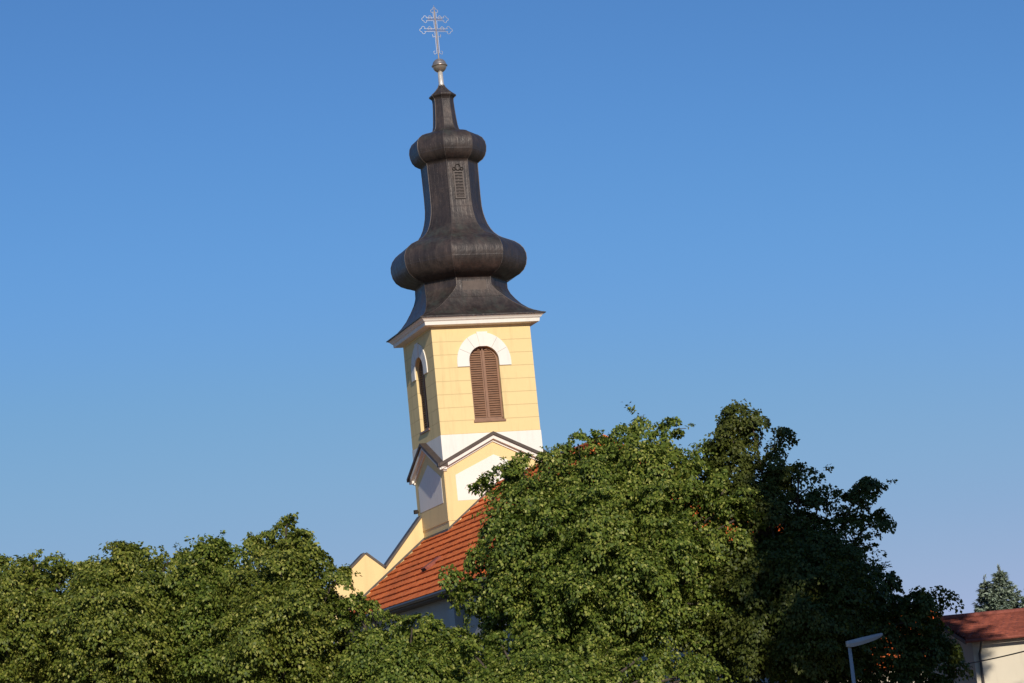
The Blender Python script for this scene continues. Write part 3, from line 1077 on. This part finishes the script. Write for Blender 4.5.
def make_tree(name, label, Y, crown, extra, seed, mat, ry=4.2, n=36, lump=1.0, dens=13.5, leaf=.125, group=None, zmin=-.75, nleaf=24, spray=.75, cat='tree', twigs=()):
    """crown = (px,py,rx,rz) in photo pixels at distance Y; extra = explicit boughs (px,py,px,py,r0,r1,dY0,dY1)"""
    rs = np.random.default_rng(seed)
    k = Y / F_PX
    c = at(crown[0], crown[1], Y)
    caps = shell(c, crown[2] * k, ry, crown[3] * k, n, lump, rs, zmin)
    for e in extra:
        if len(e) == 4:
            x0, y0, r_, dy = e
            p = at(x0, y0, Y + dy)
            caps.append((p, p + np.array([0, 0, .01]), r_ * k * .85, r_ * k * .85))
        else:
            x0, y0, x1, y1, r0, r1, d0, d1 = e
            caps.append((at(x0, y0, Y + d0), at(x1, y1, Y + d1), r0 * k, r1 * k))
    root = thing(name, label, cat, (c[0], c[1], 0), 0, group)
    base = np.array([c[0], c[1], 0])
    P, A, B, L, W = foliage([(a - base, b - base, r0, r1) for a, b, r0, r1 in caps], rs, dens, nleaf, leaf, spray)
    leaf_mesh('crown', P, A, B, L, W, mat, root)
    tr = MB()
    top = c - base
    hub = np.array([0, 0, max(1.6, top[2] - crown[3] * k * .7)])
    tr.tube([(0, 0, -.2), (0, 0, .25), tuple(hub * .6), tuple(hub), tuple(top * np.array([1, 1, 1.0]))], [.34, .24, .20, .18, .10], 9)
    for a, b, r0, r1 in caps:
        e = (a + b) / 2 - base
        if r0 > lump * 1.15:
            continue
        q0 = hub + (top - hub) * rs.uniform(0, .8)
        mid = q0 * .5 + e * .5 + np.array([0, 0, .35])
        tr.tube([tuple(q0), tuple(mid), tuple(e), tuple(e + (b - a) * .3)], [.085, .055, .03, .012], 5)
    for x0, y0, x1, y1, d0, d1, r_ in twigs:
        tr.tube([tuple(at(x0, y0, Y + d0) - base), tuple((at(x0, y0, Y + d0) + at(x1, y1, Y + d1)) / 2 - base + np.array([0, 0, .05])), tuple(at(x1, y1, Y + d1) - base)], [r_, r_ * .7, r_ * .35], 5)
    tr.build('trunk', M['bark'], root)
    return root


ROW = 'leafy trees in front of the church'
make_tree('leafy_tree', 'round leafy green tree at the far left edge of the picture', 82, (18, 636, 76, 90), [(4, 568, 18, 0), (34, 565, 16, -1), (56, 567, 16, 0), (20, 575, 22, 0), (66, 574, 20, 0), (84, 574, 20, 0), (72, 590, 24, 0), (-20, 590, 20, 0)], 1, M['leaf'], group=ROW)
make_tree('leafy_tree', 'broad flat-topped leafy tree, second from the left in the row', 80, (122, 636, 74, 98), [(118, 554, 15, -1), (132, 556, 16, 0), (120, 562, 20, -1), (148, 560, 18, 0), (94, 572, 17, -1), (168, 562, 18, -1)], 2, M['leaf'], group=ROW)
make_tree('leafy_tree', 'leafy tree with a low rounded top, just left of the pointed tallest tree', 82, (205, 638, 68, 104), [(204, 546, 14, -1), (216, 548, 14, 0), (204, 556, 20, -1), (222, 558, 13, 0), (184, 560, 15, -1), (238, 560, 17, 0), (245, 575, 18, 0)], 3, M['leaf_b'], group=ROW)
make_tree('leafy_tree', 'leafy tree with a pointed peak, tallest in the row left of the church', 80, (285, 648, 80, 112), [(284, 538, 288, 520, 17, 8, 0, 0), (266, 541, 13, 0), (252, 545, 12, 0), (286, 555, 24, 0), (306, 548, 15, 0), (292, 543, 17, 0), (310, 560, 17, -1), (260, 553, 15, 0), (334, 580, 16, -1), (340, 574, 12, 0), (322, 566, 16, 0), (300, 536, 10, 0), (350, 605, 16, -1)], 4, M['leaf'], group=ROW)
make_tree('leafy_tree', 'low leafy tree below the orange nave roof, under the yellow parapet', 78, (405, 692, 88, 78), [(372, 612, 14, 0), (412, 628, 18, -1), (452, 638, 17, -1), (350, 600, 13, 0), (432, 622, 14, 0), (395, 625, 16, 0), (460, 660, 22, 0), (455, 634, 17, 0), (486, 634, 18, 0), (475, 650, 22, 0), (350, 630, 20, 0), (375, 640, 22, 0), (425, 650, 22, 0)], 5, M['leaf_b'], group=ROW)
make_tree('leafy_tree', 'low leafy tree bulging forward at the foot of the big sunlit tree', 74, (540, 705, 100, 72), [(500, 642, 16, 0), (530, 632, 18, 0), (470, 650, 16, 0), (590, 640, 18, 0), (640, 658, 18, 0), (655, 672, 22, 0), (620, 668, 22, 0), (560, 662, 24, 0), (690, 675, 24, 0), (590, 670, 24, 0), (640, 682, 28, 1), (700, 676, 28, 1), (520, 662, 24, 0), (665, 660, 22, 1), (610, 650, 22, 1), (500, 680, 26, 0)], 6, M['leaf_b'], group=ROW)
make_tree('leafy_tree', 'big sunlit leafy tree hiding the nave, right beside the bell tower', 78, (604, 570, 134, 132),
          [(642, 432, 640, 412, 18, 9, 0, 0), (655, 430, 694, 428, 13, 7, 0, 0), (578, 444, 17, 0), (560, 452, 15, 0), (520, 474, 22, 0), (505, 462, 525, 458, 9, 8, 0, 0), (492, 492, 478, 484, 14, 9, 0, 0), (480, 560, 22, 0), (500, 530, 22, 0), (468, 592, 22, 0), (458, 580, 445, 572, 14, 8, 0, 0),
           (605, 462, 20, -.5), (722, 512, 20, -.5), (735, 500, 18, -1), (622, 438, 20, 0), (596, 450, 22, 0), (612, 452, 20, 1), (545, 462, 16, 0), (505, 478, 20, 0), (670, 446, 20, 0), (705, 458, 20, 0), (640, 458, 28, -1), (665, 456, 22, 0), (690, 475, 28, -1), (696, 486, 24, -.5), (712, 505, 24, 0), (630, 450, 18, 0), (515, 490, 20, 0), (660, 470, 26, -1.5), (725, 490, 26, -1), (560, 478, 26, -1), (735, 520, 30, -1), (500, 520, 24, -1), (480, 600, 20, 0)], 7, M['leaf_b'], ry=4.6, n=84, lump=1.05, group=ROW)
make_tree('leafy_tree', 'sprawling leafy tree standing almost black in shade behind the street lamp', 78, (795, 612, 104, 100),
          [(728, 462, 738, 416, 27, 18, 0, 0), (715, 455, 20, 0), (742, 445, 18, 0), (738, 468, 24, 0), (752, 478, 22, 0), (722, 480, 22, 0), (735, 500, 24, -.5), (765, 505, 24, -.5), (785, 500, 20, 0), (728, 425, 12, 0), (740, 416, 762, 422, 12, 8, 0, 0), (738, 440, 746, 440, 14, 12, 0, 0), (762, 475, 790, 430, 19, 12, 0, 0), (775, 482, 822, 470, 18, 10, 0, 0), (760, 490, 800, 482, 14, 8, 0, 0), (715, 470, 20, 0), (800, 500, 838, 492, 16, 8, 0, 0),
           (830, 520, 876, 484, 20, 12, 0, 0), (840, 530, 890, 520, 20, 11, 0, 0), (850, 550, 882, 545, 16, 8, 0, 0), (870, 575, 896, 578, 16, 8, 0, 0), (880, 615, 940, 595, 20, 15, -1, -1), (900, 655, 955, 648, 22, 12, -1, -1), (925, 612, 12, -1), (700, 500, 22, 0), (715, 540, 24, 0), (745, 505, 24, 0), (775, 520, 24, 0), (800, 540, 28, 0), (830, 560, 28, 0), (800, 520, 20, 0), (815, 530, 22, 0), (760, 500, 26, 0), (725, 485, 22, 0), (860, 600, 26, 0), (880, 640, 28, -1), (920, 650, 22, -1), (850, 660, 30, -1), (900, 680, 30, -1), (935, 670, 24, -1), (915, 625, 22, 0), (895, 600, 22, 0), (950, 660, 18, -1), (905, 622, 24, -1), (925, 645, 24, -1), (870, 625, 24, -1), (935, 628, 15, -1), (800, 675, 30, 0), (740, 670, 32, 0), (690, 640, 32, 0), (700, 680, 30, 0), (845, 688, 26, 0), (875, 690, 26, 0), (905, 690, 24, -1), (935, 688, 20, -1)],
          8, M['leaf_shade'], ry=4.2, n=64, lump=1.1, dens=14.0, group=ROW, twigs=[(770, 495, 788, 455, 0, 0, .05), (740, 470, 740, 430, 0, 0, .05), (790, 505, 812, 485, 0, 0, .04)])

# tall trees across the road, outside the frame, that shade the right of the view
TALL = 'tall street trees across the road'
for i, (x_, y_, h_, r_, lab) in enumerate(((18.2, 48.5, 29.0, 4.9, 'tall broad tree across the road, nearest to the frame'), (29.0, 50.0, 22.0, 5.4, 'tall broad tree across the road, farther right'))):
    rs = np.random.default_rng(40 + i)
    root = thing('tall_tree', lab, 'tree', (x_, y_, 0), 0, TALL)
    cc = np.array([0, 0, 5 + (h_ - 5) / 2])
    caps = []
    z = 6.5
    while z < h_ - 1:
        ww = r_ * (1.0 if z < h_ - 5 else .65)
        for j in range(7):
            a = 2 * math.pi * (j + rs.uniform(-.2, .2)) / 7 + z
            if math.cos(a) > .3 and z < 20 and rs.random() < .55:
                continue                                   # an open side of the crown
            q = max(.5, ww - 1.7 + rs.uniform(-.7, .35))
            p = np.array([q * math.cos(a), q * math.sin(a), z + rs.uniform(-.6, .6)])
            caps.append((p, p * np.array([1.12, 1.12, 1]), 1.6, 1.3))
        caps.append((np.array([0, 0, z]), np.array([0, 0, z + .5]), 1.5, 1.5))
        z += 1.9
    P, A, B, L, W = foliage(caps, rs, 2.4, 20, .34, 1.1, .9)
    leaf_mesh('crown', P, A, B, L, W, M['leaf_shade'], root)
    tr = MB(); tr.tube([(0, 0, -.2), (0, 0, .4), (0, 0, 8), (0, 0, h_ * .8)], [.55, .42, .34, .08], 10)
    for a, b, r0, r1 in caps[:60]:
        e = (a + b) / 2
        z0 = max(4, min(h_ * .7, e[2] - 3))
        tr.tube([(0, 0, z0), tuple(e * .5 + np.array([0, 0, z0 * .5 + .4])), tuple(e)], [.14, .09, .03], 5)
    tr.build('trunk', M['bark'], root)


def spruce(px, py, Y, h, half, seed, label):
    rs = np.random.default_rng(seed)
    tip = at(px, py, Y)
    root = thing('spruce_tree', label, 'tree', (tip[0], tip[1], 0), 0, 'blue spruces behind the red roof')
    zt_ = tip[2]
    P_, A_, B_, L_, W_ = [], [], [], [], []
    z = zt_ - .35
    tr = MB(); tr.tube([(0, 0, -.2), (0, 0, .5), (0, 0, zt_ - .02)], [.2, .16, .014], 8)
    k = 0
    while z > max(.6, zt_ - h):
        R = half * ((zt_ - z) / 3.2) ** 1.05 * rs.uniform(.85, 1.1)
        nb = int(6 + 5 * min(1, R))
        for j in range(nb):
            a = 2 * math.pi * (j + rs.random() * .8) / nb + k
            rr = R * rs.uniform(.72, 1.12)
            dirv = np.array([math.cos(a), math.sin(a), 0])
            sidev = np.array([-math.sin(a), math.cos(a), 0])
            n = int(26 + 110 * rr)
            t = rs.random(n) ** .7
            w = rs.normal(size=n) * .16 * (1.15 - t) * (rr + .25)
            zz = z + .22 * rr * t * t - .16 * rr * np.sin(t * 3) - np.abs(w) * .25
            pos = dirv * (t * rr)[:, None] + sidev * w[:, None]
            pos[:, 2] = zz
            pos += rs.normal(size=(n, 3)) * .03
            ax = unit(dirv * .8 + sidev * (np.sign(w) * .7)[:, None] + np.array([0, 0, -.1]) + rs.normal(size=(n, 3)) * .45)
            sd_ = unit(np.cross(np.array([0, 0, 1.0]) + rs.normal(size=(n, 3)) * .5, ax))
            l = rs.uniform(.12, .24, n)
            P_.append(pos); A_.append(ax); B_.append(sd_); L_.append(l); W_.append(l * .34)
            if rr > .3:
                tr.tube([(0, 0, z), tuple(dirv * rr * .9 + np.array([0, 0, z - .02]))], [.03, .008], 4)
        z -= .20 + .05 * rs.random()
        k += 1.3
    q = 40
    P_.append(np.stack([rs.normal(size=q) * .02, rs.normal(size=q) * .02, zt_ - rs.random(q) * .5], 1)); A_.append(unit(rs.normal(size=(q, 3)) * .5 + np.array([0, 0, .8]))); B_.append(unit(np.cross(A_[-1], rs.normal(size=(q, 3))))); L_.append(np.full(q, .14)); W_.append(np.full(q, .04))
    leaf_mesh('crown', *[np.concatenate(v) for v in (P_, A_, B_, L_, W_)], M['needle'], root)
    tr.build('trunk', M['bark'], root)


spruce(998.5, 566, 95, 7.0, 1.65, 21, 'tallest blue-grey spruce behind the red roof, with a thin spiky top')
spruce(984, 576, 96, 6.5, 1.3, 22, 'slimmer blue-grey spruce just left of the tallest one behind the red roof')
spruce(1026, 590, 94, 6.0, 1.5, 23, 'lower spruce at the right edge of the picture behind the red roof')
